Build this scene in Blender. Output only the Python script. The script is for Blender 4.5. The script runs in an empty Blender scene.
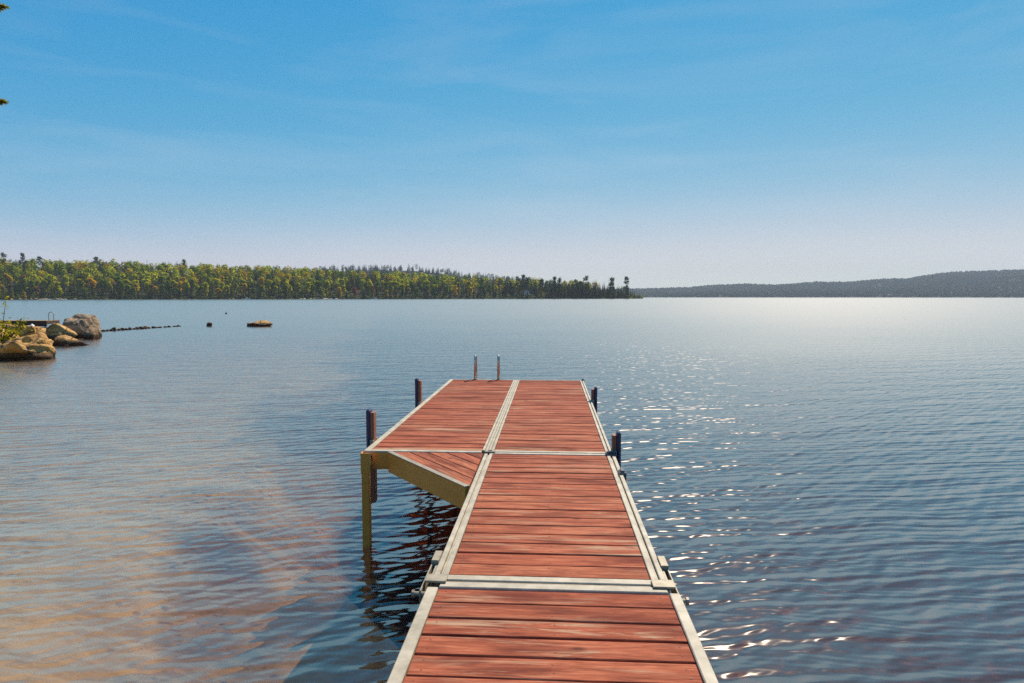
import bpy, bmesh, math, random
from mathutils import Vector, Matrix, noise as mnoise
R = math.radians
random.seed(11)
scene = bpy.context.scene
COL = scene.collection

# ------------------------------------------------------------------ settings
SUN_EL, SUN_AZ = R(48), R(23)          # azimuth: clockwise from +Y (the dock points along +Y)
CAM_H, DECK = 2.275, 0.87              # lake surface is z = 0
FPX, YAW = 640.0, math.atan(38/640)
PITCH = math.atan(44.5/640)

# ------------------------------------------------------------------ helpers
class MB:
    """collects geometry for ONE mesh object"""
    def __init__(s): s.v=[]; s.f=[]; s.mi=[]
    def quad(s, a, b, c, d, m=0):
        n=len(s.v); s.v += [tuple(a),tuple(b),tuple(c),tuple(d)]; s.f.append((n,n+1,n+2,n+3)); s.mi.append(m)
    def tri(s, a, b, c, m=0):
        n=len(s.v); s.v += [tuple(a),tuple(b),tuple(c)]; s.f.append((n,n+1,n+2)); s.mi.append(m)
    def prism(s, poly, z0, z1, m=0):
        """counter-clockwise xy polygon pushed up from z0 to z1"""
        n=len(s.v); k=len(poly)
        s.v += [(p[0],p[1],z0) for p in poly]+[(p[0],p[1],z1) for p in poly]
        s.f.append(tuple(n+i for i in reversed(range(k)))); s.f.append(tuple(n+k+i for i in range(k))); s.mi += [m,m]
        for i in range(k):
            j=(i+1)%k; s.f.append((n+i,n+j,n+k+j,n+k+i)); s.mi.append(m)
    def box(s, x0,x1,y0,y1,z0,z1, m=0):
        s.prism([(x0,y0),(x1,y0),(x1,y1),(x0,y1)], z0, z1, m)
    def tube(s, pts, rad, seg=8, caps=True, m=0):
        pts=[Vector(p) for p in pts]; k=len(pts); n=len(s.v)
        rr = rad if isinstance(rad,(list,tuple)) else [rad]*k
        side=None
        for i,p in enumerate(pts):
            d=(pts[min(i+1,k-1)]-pts[max(i-1,0)]).normalized()
            if side is None:
                side = d.cross(Vector((0,0,1)))
                if side.length<1e-3: side=Vector((1,0,0))
            side=(side-d*side.dot(d)).normalized(); up=d.cross(side)
            for j in range(seg):
                a=2*math.pi*j/seg
                s.v.append(tuple(p+(side*math.cos(a)+up*math.sin(a))*rr[i]))
        for i in range(k-1):
            for j in range(seg):
                j2=(j+1)%seg
                s.f.append((n+i*seg+j,n+i*seg+j2,n+(i+1)*seg+j2,n+(i+1)*seg+j)); s.mi.append(m)
        if caps:
            s.f.append(tuple(n+j for j in reversed(range(seg)))); s.f.append(tuple(n+(k-1)*seg+j for j in range(seg))); s.mi += [m,m]
    def mesh(s, name, mats, bevel=0, smooth=False):
        me=bpy.data.meshes.new(name); me.from_pydata(s.v,[],s.f)
        for m in (mats if isinstance(mats,(list,tuple)) else [mats]): me.materials.append(m)
        me.polygons.foreach_set('material_index', s.mi)
        if smooth: me.polygons.foreach_set('use_smooth',[True]*len(me.polygons))
        me.update()
        if bevel:
            bm=bmesh.new(); bm.from_mesh(me); bmesh.ops.recalc_face_normals(bm, faces=bm.faces)
            bmesh.ops.bevel(bm, geom=list(bm.edges), offset=bevel, segments=1, affect='EDGES', clamp_overlap=True)
            bm.to_mesh(me); bm.free()
        return me
    def build(s, name, mats, parent=None, bevel=0, smooth=False):
        return link(name, s.mesh(name, mats, bevel, smooth), parent)

def link(name, data, parent=None, loc=None):
    o=bpy.data.objects.new(name, data); COL.objects.link(o)
    if parent: o.parent=parent
    if loc is not None: o.location=loc
    return o
def empty(name, loc=(0,0,0), rz=0):
    o=link(name, None); o.location=loc; o.rotation_euler=(0,0,rz); o.empty_display_size=.3; return o
def tag(o, label=None, cat=None, group=None, kind=None):
    if label: o['label']=label
    if cat: o['category']=cat
    if group: o['group']=group
    if kind: o['kind']=kind
    return o
def P(px, Z, z=0.0):
    """the point at depth Z in the direction of bearing px (0 = left frame edge, 1024 = right)"""
    u=(px-512)/FPX*Z; c,s=math.cos(YAW),math.sin(YAW)
    return Vector((u*c-Z*s, u*s+Z*c, z))
def interp(tab, x):
    if x<=tab[0][0]: return tab[0][1]
    for (a,b),(c,d) in zip(tab,tab[1:]):
        if x<=c: return b+(d-b)*(x-a)/(c-a)
    return tab[-1][1]
def nz(x,y=0,z=0): return mnoise.noise(Vector((x,y,z)))

# ------------------------------------------------------------------ materials
class NT:
    def __init__(s, name):
        s.m=bpy.data.materials.new(name); s.m.use_nodes=True; s.t=s.m.node_tree; s.t.nodes.clear()
        s.out=s.n('ShaderNodeOutputMaterial')
    def n(s, typ, **kw):
        o=s.t.nodes.new(typ)
        for k,v in kw.items(): setattr(o,k,v)
        return o
    def l(s, a, b): s.t.links.new(a,b)
    def coord(s, scale=(1,1,1), rot=(0,0,0), kind='Object', off=None):
        c=s.n('ShaderNodeTexCoord'); m=s.n('ShaderNodeMapping'); s.l(c.outputs[kind],m.inputs[0])
        m.inputs['Scale'].default_value=scale; m.inputs['Rotation'].default_value=rot
        if off is not None: s.l(off, m.inputs['Location'])
        return m.outputs[0]
    def noise(s, vec, scale, detail=4, rough=.55, dist=0):
        o=s.n('ShaderNodeTexNoise'); s.l(vec,o.inputs['Vector'])
        o.inputs['Scale'].default_value=scale; o.inputs['Detail'].default_value=detail
        o.inputs['Roughness'].default_value=rough; o.inputs['Distortion'].default_value=dist
        return o.outputs['Fac']
    def ramp(s, fac, *stops, interp='LINEAR'):
        o=s.n('ShaderNodeValToRGB'); o.color_ramp.interpolation=interp; s.l(fac,o.inputs[0])
        e=o.color_ramp.elements
        while len(e)<len(stops): e.new(.5)
        for el,(p,c) in zip(e,stops):
            el.position=p; el.color=(c,c,c,1) if isinstance(c,(int,float)) else (*c,1)
        return o.outputs[0]
    def mix(s, fac, a, b, mode='MIX'):
        o=s.n('ShaderNodeMix', data_type='RGBA', blend_type=mode)
        for i,v in ((0,fac),(6,a),(7,b)):
            if isinstance(v,(int,float)): o.inputs[i].default_value=v
            elif isinstance(v,tuple): o.inputs[i].default_value=(*v,1)
            else: s.l(v,o.inputs[i])
        return o.outputs[2]
    def math(s, op, a, b=0.0):
        o=s.n('ShaderNodeMath', operation=op)
        for i,v in ((0,a),(1,b)):
            if isinstance(v,(int,float)): o.inputs[i].default_value=v
            else: s.l(v,o.inputs[i])
        return o.outputs[0]
    def bump(s, h, strength=.4, dist=.01):
        o=s.n('ShaderNodeBump'); s.l(h,o.inputs['Height']); o.inputs['Strength'].default_value=strength; o.inputs['Distance'].default_value=dist
        return o.outputs[0]
    def bsdf(s, col, rough=.6, metal=0, normal=None, spec=.5):
        o=s.n('ShaderNodeBsdfPrincipled')
        for k,v in (('Base Color',col),('Roughness',rough),('Metallic',metal),('Specular IOR Level',spec)):
            i=o.inputs[k]
            if isinstance(v,tuple): i.default_value=(*v,1)
            elif isinstance(v,(int,float)): i.default_value=v
            else: s.l(v,i)
        if normal: s.l(normal,o.inputs['Normal'])
        s.l(o.outputs[0],s.out.inputs['Surface']); return o

def mat_plain(name, a, b, scale=6, rough=.6, metal=0, bump=.2, bdist=.005, stretch=(1,1,1)):
    t=NT(name); v=t.coord(stretch); f=t.noise(v,scale,6,.65)
    c=t.ramp(f,(.3,a),(.7,b)); t.bsdf(c,rough,metal,t.bump(t.noise(v,scale*5,4),bump,bdist)); return t.m

def mat_deck(name, rot=0.0):
    t=NT(name)
    g=t.n('ShaderNodeNewGeometry'); ri=g.outputs['Random Per Island']
    off=t.n('ShaderNodeCombineXYZ'); t.l(t.math('MULTIPLY',ri,37.0),off.inputs[0]); t.l(t.math('MULTIPLY',ri,91.0),off.inputs[2])
    v=t.coord((1,1,1),(0,0,rot),off=off.outputs[0])
    vs=t.n('ShaderNodeMapping'); t.l(v,vs.inputs[0]); vs.inputs['Scale'].default_value=(1.0,14,14)
    vl=t.n('ShaderNodeMapping'); t.l(v,vl.inputs[0]); vl.inputs['Scale'].default_value=(1.5,7,7)
    grain=t.noise(vs.outputs[0],5,8,.7,.6)
    blot=t.noise(vl.outputs[0],1.4,5,.6,.4)
    base=t.ramp(grain,(.25,(.10,.025,.012)),(.5,(.35,.094,.044)),(.75,(.56,.215,.108)))
    tint=t.ramp(ri,(0,(.62,.56,.52)),(.35,(.95,.9,.9)),(.7,(1,1,1)),(1,(1.08,1.25,1.25)))
    c=t.mix(1.0,base,tint,'MULTIPLY')
    # darker damp, dirty blotches along the grain
    c=t.mix(t.ramp(blot,(.44,0.0),(.66,.85)),c,(.13,.032,.020))
    # stain worn through to pale bare wood, in streaks
    worn=t.noise(vs.outputs[0],1.1,7,.68,1.2)
    area=t.noise(v,.55,2,.5)
    wm=t.math('MULTIPLY',t.ramp(worn,(.53,0.0),(.63,1.0)),t.ramp(area,(.46,0.0),(.60,.9)))
    c=t.mix(wm,c,(.42,.28,.17))
    # thin scuffs
    sc=t.ramp(t.noise(vs.outputs[0],3.0,9,.75),(.66,0.0),(.74,.45))
    c=t.mix(sc,c,(.40,.22,.15))
    # knots
    vk=t.n('ShaderNodeMapping'); t.l(v,vk.inputs[0]); vk.inputs['Scale'].default_value=(2.2,5,5)
    vo=t.n('ShaderNodeTexVoronoi'); t.l(vk.outputs[0],vo.inputs['Vector']); vo.inputs['Scale'].default_value=1.0
    c=t.mix(t.ramp(vo.outputs['Distance'],(.03,.8),(.10,0.0)),c,(.07,.02,.014))
    t.bsdf(c,t.ramp(blot,(.3,.75),(.7,.9)),0,t.bump(grain,.35,.004),.12)
    return t.m

def mat_rock(name, a, b, dark, wet=(.035,.018,.010)):
    t=NT(name); v=t.coord()
    f=t.noise(v,2.2,9,.65,.3); c=t.ramp(f,(.3,dark),(.45,a),(.7,b))
    sp=t.noise(v,26,3,.7); c=t.mix(t.ramp(sp,(.56,0.0),(.68,.55)),c,dark)
    li=t.noise(v,5.5,4,.6,.8); c=t.mix(t.ramp(li,(.60,0.0),(.68,.6)),c,(.50,.46,.38))
    cr=t.n('ShaderNodeTexVoronoi',feature='DISTANCE_TO_EDGE'); t.l(t.coord((1,1,2.2)),cr.inputs['Vector']); cr.inputs['Scale'].default_value=.9
    c=t.mix(t.ramp(cr.outputs['Distance'],(.0,.9),(.05,0.0)),c,(.05,.030,.018))
    # dark tide mark left by the lake
    gz=t.n('ShaderNodeNewGeometry'); sx=t.n('ShaderNodeSeparateXYZ'); t.l(gz.outputs['Position'],sx.inputs[0])
    h=t.math('ADD',sx.outputs[2],t.math('MULTIPLY',t.noise(v,3,3),-.16))
    c=t.mix(t.ramp(h,(.0,.94),(.16,.75),(.20,0.0)),c,wet)
    t.bsdf(c,.85,0,t.bump(t.noise(v,6,9,.72),1.0,.11),.3); return t.m

def mat_leaf(name, a, b, trans=.35, scale=.25):
    t=NT(name); oi=t.n('ShaderNodeObjectInfo'); v=t.coord(kind='Object')
    g=t.n('ShaderNodeNewGeometry')
    f=t.math('ADD',t.math('MULTIPLY',g.outputs['Random Per Island'],.6),t.math('MULTIPLY',t.noise(v,scale,2),.5))
    c=t.ramp(f,(.2,a),(.85,b))
    c=t.mix(1.0,c,t.ramp(oi.outputs['Random'],(0,(.72,.75,.8)),(1,(1.2,1.12,1.0))),'MULTIPLY')
    d=t.n('ShaderNodeBsdfDiffuse'); tr=t.n('ShaderNodeBsdfTranslucent'); t.l(c,d.inputs[0]); t.l(c,tr.inputs[0])
    m=t.n('ShaderNodeMixShader'); m.inputs[0].default_value=trans
    t.l(d.outputs[0],m.inputs[1]); t.l(tr.outputs[0],m.inputs[2]); t.l(m.outputs[0],t.out.inputs['Surface'])
    return t.m

M={}
M['deck']=mat_deck('stained_deck_wood')
M['screw']=mat_plain('rusty_screw',(.06,.04,.03),(.12,.08,.06),40,.6,.4)
M['rail']=mat_plain('weathered_cream_metal',(.25,.215,.145),(.53,.47,.34),7,.6,0,.25,.003)
M['cap']=mat_plain('dull_alloy',(.22,.185,.125),(.38,.325,.225),20,.5,.2,.2,.003)
M['tan']=mat_plain('tan_frame',(.70,.25,.022),(.88,.36,.05),5,.55,0,.2,.003,(1,1,4))
M['brownpost']=mat_plain('brown_post_wood',(.20,.085,.045),(.30,.13,.07),8,.7,0,.4,.006,(6,6,.8))
M['blue']=mat_plain('navy_bumper_vinyl',(.010,.019,.055),(.018,.034,.10),8,.4)
M['darkbeam']=mat_plain('dark_joist',(.16,.035,.022),(.26,.06,.035),6,.75)
M['steel']=mat_plain('ladder_steel',(.42,.36,.30),(.58,.52,.45),30,.22,.9,.05)
M['clamp']=mat_plain('dark_clamp',(.05,.055,.07),(.10,.10,.11),20,.45,.5)
M['rock']=mat_rock('golden_granite',(.52,.29,.085),(.66,.42,.15),(.22,.10,.035))
M['greyrock']=mat_rock('grey_granite',(.27,.19,.11),(.44,.32,.19),(.10,.075,.05))
M['darkrock']=mat_rock('brown_stone',(.26,.16,.08),(.44,.30,.16),(.10,.06,.035))
M['white']=mat_plain('white_paint',(.70,.70,.68),(.82,.82,.80),3,.5)
M['greywood']=mat_plain('sunbleached_plank',(.22,.16,.10),(.36,.27,.17),4,.75,0,.4,.01,(1,8,8))
M['trunk']=mat_plain('bark',(.06,.045,.035),(.13,.10,.075),2,.9)
M['palebark']=mat_plain('pale_bark',(.32,.30,.27),(.55,.52,.47),2,.9)
M['roofing']=mat_plain('dark_shingle',(.06,.055,.05),(.12,.10,.09),3,.85)
M['siding']=mat_plain('pale_siding',(.55,.52,.47),(.70,.67,.62),2,.7)
M['brownsiding']=mat_plain('brown_siding',(.30,.17,.09),(.42,.26,.15),2,.7)
M['glass']=mat_plain('window_glass',(.02,.025,.03),(.05,.06,.07),2,.08)
M['float']=mat_plain('dark_float',(.02,.02,.02),(.05,.045,.04),5,.5)
M['lf_green']=mat_leaf('leaves_green',(.07,.13,.006),(.30,.38,.012),.6)
M['lf_yellow']=mat_leaf('leaves_yellow_green',(.28,.31,.006),(.70,.68,.014),.66)
M['lf_gold']=mat_leaf('leaves_gold',(.45,.31,.010),(.80,.56,.022),.6)
M['lf_orange']=mat_leaf('leaves_orange',(.22,.10,.03),(.38,.18,.05),.4)
M['lf_red']=mat_leaf('leaves_red',(.28,.07,.045),(.42,.13,.08),.35)
M['nd_dark']=mat_leaf('needles_dark',(.012,.030,.014),(.044,.072,.024),.3)
M['nd_mid']=mat_leaf('needles_olive',(.07,.085,.006),(.22,.22,.014),.45)
M['nd_near']=mat_leaf('needles_near',(.16,.16,.012),(.42,.38,.03),.6)
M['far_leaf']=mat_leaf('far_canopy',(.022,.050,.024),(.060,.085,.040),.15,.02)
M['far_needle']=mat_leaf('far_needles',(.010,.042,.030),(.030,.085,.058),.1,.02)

# ------------------------------------------------------------------ the lake bed, the water, the land
def bed_z(x,y):
    d = .62+.12*max(y,-3.0) if y<24 else .62+.12*24+.02*(y-24)
    d += .03*max(0,x-1)
    k=max(0,min((-2.3-x+.6*nz(x*.3,y*.3,4))/3.2,1)); k=k*k*(3-2*k)          # a sandy shoal to the left of the dock
    d += k*((.40+.014*max(y,-3.0) if y<40 else .40+.014*40+.03*(y-40))-d)
    d += .05*nz(x*.35,y*.35)+.02*nz(x*1.4,y*1.4,3)
    z=-min(d,9)
    # the near shore, behind the landing
    if y<-3: z += min((-3-y)*.42,2.2)+.25*nz(x*.2,y*.2,7)
    # the rocky shore to the left
    edge=-18.8-.95*max(0,y-20.5)+.4*nz(y*.25,1)           # x of the waterline
    w=min(1,1.5*max(0,1-abs(y-24)/24)**.5) if abs(y-24)<24 else 0
    if w>0:
        rise=(edge-x)*.30
        zz=max(-3.0,min(rise,3.2))+.2*nz(x*.3,y*.3,5)
        z=z+(max(z,zz)-z)*w
    return z

def grid_axis(lo,hi,fine0,fine1,step,grow):
    a=[fine0]
    while a[-1]<fine1: a.append(a[-1]+step)
    s=step; up=[a[-1]]
    while up[-1]<hi: s*=grow; up.append(min(hi,up[-1]+s))
    s=step; dn=[a[0]]
    while dn[-1]>lo: s*=grow; dn.append(max(lo,dn[-1]-s))
    return dn[:0:-1]+a+up[1:]
xs=grid_axis(-4800,4800,-9,7,.16,1.09); ys=grid_axis(-60,4900,-2,13,.16,1.08)
b=MB()
for y in ys:
    for x in xs: b.v.append((x,y,bed_z(x,y)))
W=len(xs)
for j in range(len(ys)-1):
    for i in range(W-1): b.f.append((j*W+i,j*W+i+1,(j+1)*W+i+1,(j+1)*W+i)); b.mi.append(0)
def mat_bed():
    t=NT('sandy_lake_bed'); v=t.coord()
    rip=t.noise(t.coord((.55,1.6,1)),2.6,4,.55,.6)
    sand=t.ramp(rip,(.35,(.40,.29,.13)),(.62,(.84,.68,.40)))
    st=t.n('ShaderNodeTexVoronoi'); t.l(v,st.inputs['Vector']); st.inputs['Scale'].default_value=6
    sm=t.math('MULTIPLY',t.ramp(st.outputs['Distance'],(.18,1.0),(.28,0.0)),t.ramp(t.noise(v,.8,3),(.42,0.0),(.54,1.0)))
    c=t.mix(sm,sand,t.ramp(t.noise(v,9,2),(.35,(.10,.05,.025)),(.65,(.40,.17,.07))))
    # dark silt and leaf litter, extended left to paint in the platform's shade
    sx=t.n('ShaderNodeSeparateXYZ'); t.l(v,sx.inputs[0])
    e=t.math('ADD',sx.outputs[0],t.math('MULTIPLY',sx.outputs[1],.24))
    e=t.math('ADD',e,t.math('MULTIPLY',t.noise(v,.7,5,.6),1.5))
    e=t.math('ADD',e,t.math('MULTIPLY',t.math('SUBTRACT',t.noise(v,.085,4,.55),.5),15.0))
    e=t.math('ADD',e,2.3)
    silt_shade=t.ramp(t.noise(v,3.2,6,.7),(.48,(.055,.019,.011)),(.58,(.13,.042,.020)),(.66,(.42,.17,.06)))
    c=t.mix(t.ramp(t.math('MULTIPLY',e,.5),(.0,0.0),(.14,.75),(.6,1.0)),c,silt_shade)
    # dry forest floor above the lake
    g=t.math('ADD',sx.outputs[2],t.math('MULTIPLY',t.noise(v,1.2,5,.6),.3))
    land=t.ramp(t.noise(v,2.5,6,.65),(.35,(.07,.05,.022)),(.55,(.07,.085,.02)),(.7,(.17,.13,.06)))
    c=t.mix(t.ramp(g,(.22,0.0),(.42,1.0)),c,land)
    t.bsdf(c,.9,0,t.bump(t.noise(v,9,6,.6),.5,.03),.1); return t.m
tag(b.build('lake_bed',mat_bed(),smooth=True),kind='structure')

def mat_water():
    t=NT('lake_water'); rnd=random.Random(5)
    pos=t.n('ShaderNodeNewGeometry').outputs['Position']
    # slow bending of the wave fronts and gusts that raise or calm them
    warp=t.n('ShaderNodeTexNoise'); t.l(pos,warp.inputs['Vector']); warp.inputs['Scale'].default_value=.55; warp.inputs['Detail'].default_value=3
    gust=t.noise(t.coord((.05,.12,1)),1.0,3,.5)
    ln=t.n('ShaderNodeVectorMath',operation='LENGTH'); t.l(pos,ln.inputs[0])
    amp=t.math('MULTIPLY',t.ramp(gust,(.3,.72),(.7,1.12)),t.ramp(t.math('MULTIPLY',ln.outputs['Value'],.01),(.06,1.0),(.22,.95),(.5,.5),(.95,.22)))
    wv=t.n('ShaderNodeVectorMath',operation='MULTIPLY_ADD'); t.l(warp.outputs['Color'],wv.inputs[0]); wv.inputs[1].default_value=(.5,.34,0); t.l(pos,wv.inputs[2])
    total=None
    N=24
    for k in range(N):
        lam=.055*(1.5/.055)**((k/(N-1))**1.1)
        ang=R(104)+rnd.gauss(0,R(15))
        kk=2*math.pi/lam; d=(math.cos(ang),math.sin(ang))
        slope=WAVE*(1.2 if .10<lam<.32 else .42)*rnd.uniform(.8,1.2)
        dot=t.n('ShaderNodeVectorMath',operation='DOT_PRODUCT'); t.l(wv.outputs[0],dot.inputs[0]); dot.inputs[1].default_value=(kk*d[0],kk*d[1],0)
        cs=t.math('COSINE',t.math('ADD',dot.outputs['Value'],rnd.uniform(0,6.28)))
        # sharper crests than troughs
        sc=t.n('ShaderNodeVectorMath',operation='SCALE'); sc.inputs[0].default_value=(-slope*d[0],-slope*d[1],0); t.l(cs,sc.inputs['Scale'])
        if total is None: total=sc.outputs[0]
        else:
            ad=t.n('ShaderNodeVectorMath',operation='ADD'); t.l(total,ad.inputs[0]); t.l(sc.outputs[0],ad.inputs[1]); total=ad.outputs[0]
    # small random chop on top
    ch=t.n('ShaderNodeTexNoise'); t.l(t.coord((7,15,1),(0,0,R(-14))),ch.inputs['Vector']); ch.inputs['Scale'].default_value=.62; ch.inputs['Detail'].default_value=3
    cc=t.n('ShaderNodeVectorMath',operation='SUBTRACT'); t.l(ch.outputs['Color'],cc.inputs[0]); cc.inputs[1].default_value=(.5,.5,.5)
    cm=t.n('ShaderNodeVectorMath',operation='MULTIPLY_ADD'); t.l(cc.outputs[0],cm.inputs[0]); cm.inputs[1].default_value=(.16,.24,0); t.l(total,cm.inputs[2])
    sc=t.n('ShaderNodeVectorMath',operation='SCALE'); t.l(cm.outputs[0],sc.inputs[0]); t.l(amp,sc.inputs['Scale'])
    # facets that would mirror the lake itself are hidden behind the wave in front: keep their lean below that limit
    inc=t.n('ShaderNodeNewGeometry'); ix=t.n('ShaderNodeSeparateXYZ'); t.l(inc.outputs['Incoming'],ix.inputs[0])
    fl=t.n('ShaderNodeCombineXYZ'); t.l(ix.outputs[0],fl.inputs[0]); t.l(ix.outputs[1],fl.inputs[1])
    fln=t.n('ShaderNodeVectorMath',operation='NORMALIZE'); t.l(fl.outputs[0],fln.inputs[0])
    fll=t.n('ShaderNodeVectorMath',operation='LENGTH'); t.l(fl.outputs[0],fll.inputs[0])
    aw=t.n('ShaderNodeVectorMath',operation='DOT_PRODUCT'); t.l(sc.outputs[0],aw.inputs[0]); t.l(fln.outputs[0],aw.inputs[1])
    lim=t.math('SUBTRACT',t.math('DIVIDE',t.math('MULTIPLY',t.math('ABSOLUTE',ix.outputs[2]),.36),t.math('MAXIMUM',fll.outputs['Value'],.001)),.048)
    cor=t.math('MAXIMUM',t.math('SUBTRACT',t.math('MULTIPLY',aw.outputs['Value'],-1.0),lim),0.0)
    cv=t.n('ShaderNodeVectorMath',operation='SCALE'); t.l(fln.outputs[0],cv.inputs[0]); t.l(cor,cv.inputs['Scale'])
    sc2=t.n('ShaderNodeVectorMath',operation='ADD'); t.l(sc.outputs[0],sc2.inputs[0]); t.l(cv.outputs[0],sc2.inputs[1])
    ad=t.n('ShaderNodeVectorMath',operation='ADD'); t.l(sc2.outputs[0],ad.inputs[0]); ad.inputs[1].default_value=(0,0,1)
    no=t.n('ShaderNodeVectorMath',operation='NORMALIZE'); t.l(ad.outputs[0],no.inputs[0]); nrm=no.outputs[0]
    dt=t.n('ShaderNodeVectorMath',operation='DOT_PRODUCT'); t.l(inc.outputs['Incoming'],dt.inputs[0]); t.l(nrm,dt.inputs[1])
    sg=t.math('SUBTRACT',1.0,t.math('MULTIPLY',inc.outputs['Backfacing'],2.0))
    gz=t.math('POWER',t.math('SUBTRACT',1.0,t.math('MINIMUM',t.math('MAXIMUM',t.math('MULTIPLY',dt.outputs['Value'],sg),0.02),1.0)),F_EXP)
    frs=t.math('MULTIPLY_ADD',gz,1-F0); frs.node.inputs[2].default_value=F0
    gl=t.n('ShaderNodeBsdfGlossy'); gl.inputs['Color'].default_value=(1,.90,.80,1); t.l(t.ramp(t.math('MULTIPLY',ln.outputs['Value'],.01),(.06,.08),(.13,.14),(.3,.175),(.9,.175)),gl.inputs['Roughness']); t.l(nrm,gl.inputs['Normal'])
    trp=t.n('ShaderNodeBsdfTransparent'); rf=t.n('ShaderNodeBsdfRefraction'); rf.inputs['IOR'].default_value=1.33; rf.inputs['Roughness'].default_value=0; t.l(nrm,rf.inputs['Normal'])
    tr=t.n('ShaderNodeMixShader'); tr.inputs[0].default_value=.45; t.l(trp.outputs[0],tr.inputs[1]); t.l(rf.outputs[0],tr.inputs[2])
    # fine silt held in the water
    df=t.n('ShaderNodeBsdfDiffuse'); df.inputs[0].default_value=(.76,.68,.54,1); tb=t.n('ShaderNodeMixShader'); tb.inputs[0].default_value=.035
    t.l(tr.outputs[0],tb.inputs[1]); t.l(df.outputs[0],tb.inputs[2]); tr=tb
    mx=t.n('ShaderNodeMixShader'); t.l(frs,mx.inputs[0]); t.l(tr.outputs[0],mx.inputs[1]); t.l(gl.outputs[0],mx.inputs[2])
    t.l(mx.outputs[0],t.out.inputs['Surface'])
    # tea-coloured lake water soaks up blue and green
    va=t.n('ShaderNodeVolumeAbsorption'); va.inputs['Color'].default_value=(.86,.68,.36,1); va.inputs['Density'].default_value=.6
    t.l(va.outputs[0],t.out.inputs['Volume'])
    return t.m
WAVE=.062; F0=.052; F_EXP=2.45
b=MB(); b.box(-4790,4790,-58,4890,-13,0)
tag(b.build('lake_water',mat_water()),kind='structure')

# ---- far left shore: a wooded slope running out to a point
def shoreZ(px): return 550+300*max(-200,px)/643
GM=[(-160,31),(0,29),(200,29),(330,25),(400,22),(450,19),(500,16.5),(560,14.5),(600,11),(630,7),(648,4)]
def gl_h(px,t): 
    k=min(t/130,1); return .35+interp(GM,px)*(k*k*(3-2*k)*.5+k*.5)+.8*nz(px*.05,t*.03)
def strip_land(name,mat,pxs,ts,Zf,hf):
    b=MB()
    for px in pxs:
        for t in ts:
            p=P(px,Zf(px)+t); b.v.append((p.x,p.y,hf(px,t)))
    n=len(ts)
    for i in range(len(pxs)-1):
        for j in range(n-1): b.f.append((i*n+j,(i+1)*n+j,(i+1)*n+j+1,i*n+j+1)); b.mi.append(0)
    return tag(b.build(name,mat,smooth=True),kind='structure')
def mat_floor(name,a,b_,c_,s):
    t=NT(name); v=t.coord(); t.bsdf(t.ramp(t.noise(v,s,6,.65),(.35,a),(.52,b_),(.7,c_)),.95,0,None,.1); return t.m
M['floor']=mat_floor('forest_floor',(.014,.018,.008),(.026,.030,.012),(.055,.048,.022),.15)
M['hill']=mat_floor('wooded_hillside',(.006,.016,.010),(.010,.022,.012),(.020,.026,.013),.006)
pxs=[-160+i*8.03 for i in range(101)]
strip_land('far_shore_land',M['floor'],pxs,[-6,-2,0,1.5,5,12,22,35,50,70,90,110,130,160,220],shoreZ,
           lambda px,t: -2.5 if t<-4 else (-.4 if t<-1 else (0.12 if t<1 else gl_h(px,t))))
# ---- ridge behind it
RP=[(250,274),(290,268.5),(330,266.3),(360,265),(385,264.6),(415,265.5),(440,268),(480,273),(520,277.5),(560,284),(600,290)]
def rh(px,t):
    top=(297-interp(RP,px))/FPX*1700-13; k=max(0,min((t+400)/400,1)); return max(1,top*(k*k*(3-2*k)))+2*nz(px*.04,t*.01)
strip_land('ridge_hill',M['hill'],[240+i*9 for i in range(42)],[-400,-300,-200,-120,-60,0,60,200],lambda px:1700,rh)
# ---- hills across the lake, right
HP=[(560, 289.6), (640, 288.6), (690, 287.8), (708, 285.4), (745, 283.7), (775, 285.0), (800, 283.2), (815, 281.8), (850, 282.0), (880, 279.1), (905, 278.5), (922, 275.3), (940, 272.9), (980, 271.2), (1024, 269.6), (1100, 267.6), (1200, 271.6), (1300, 279.6)]
def hillZ(px): return 2900-600*max(0,min((px-640)/384,1))
def hh(px,t):
    Zr=hillZ(px)+1500; top=(297-interp(HP,px))/FPX*Zr-9
    k=max(0,min(t/1500,1)); k2=.35*k+.65*k*k*(3-2*k)
    und=7*nz(px*.016,t*.002)*math.sin(math.pi*k)*2
    return 1+max(0,top*k2+und) if t<=1500 else max(1,top*(1-(t-1500)/1200))
strip_land('far_hills',M['hill'],[560+i*8 for i in range(92)],[0,40,100,200,320,450,600,750,900,1050,1200,1350,1500,1700,2100],hillZ,lambda px,t: -2 if t==0 else hh(px,t))

# ------------------------------------------------------------------ trees
def leaf_quad(b, c, s, n, rnd, m=0):
    """a small folded spray of leaves"""
    n=Vector(n); n.normalize()
    u=n.cross(Vector((rnd.uniform(-1,1),rnd.uniform(-1,1),rnd.uniform(-1,1))))
    if u.length<1e-3: u=Vector((1,0,0))
    u.normalize(); v=n.cross(u); c=Vector(c)
    b.quad(c-u*s*rnd.uniform(.6,1.1),c-v*s*rnd.uniform(.4,.9)-n*s*.2,c+u*s*rnd.uniform(.6,1.1),c+v*s*rnd.uniform(.4,.9)-n*s*.1,m)

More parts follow.
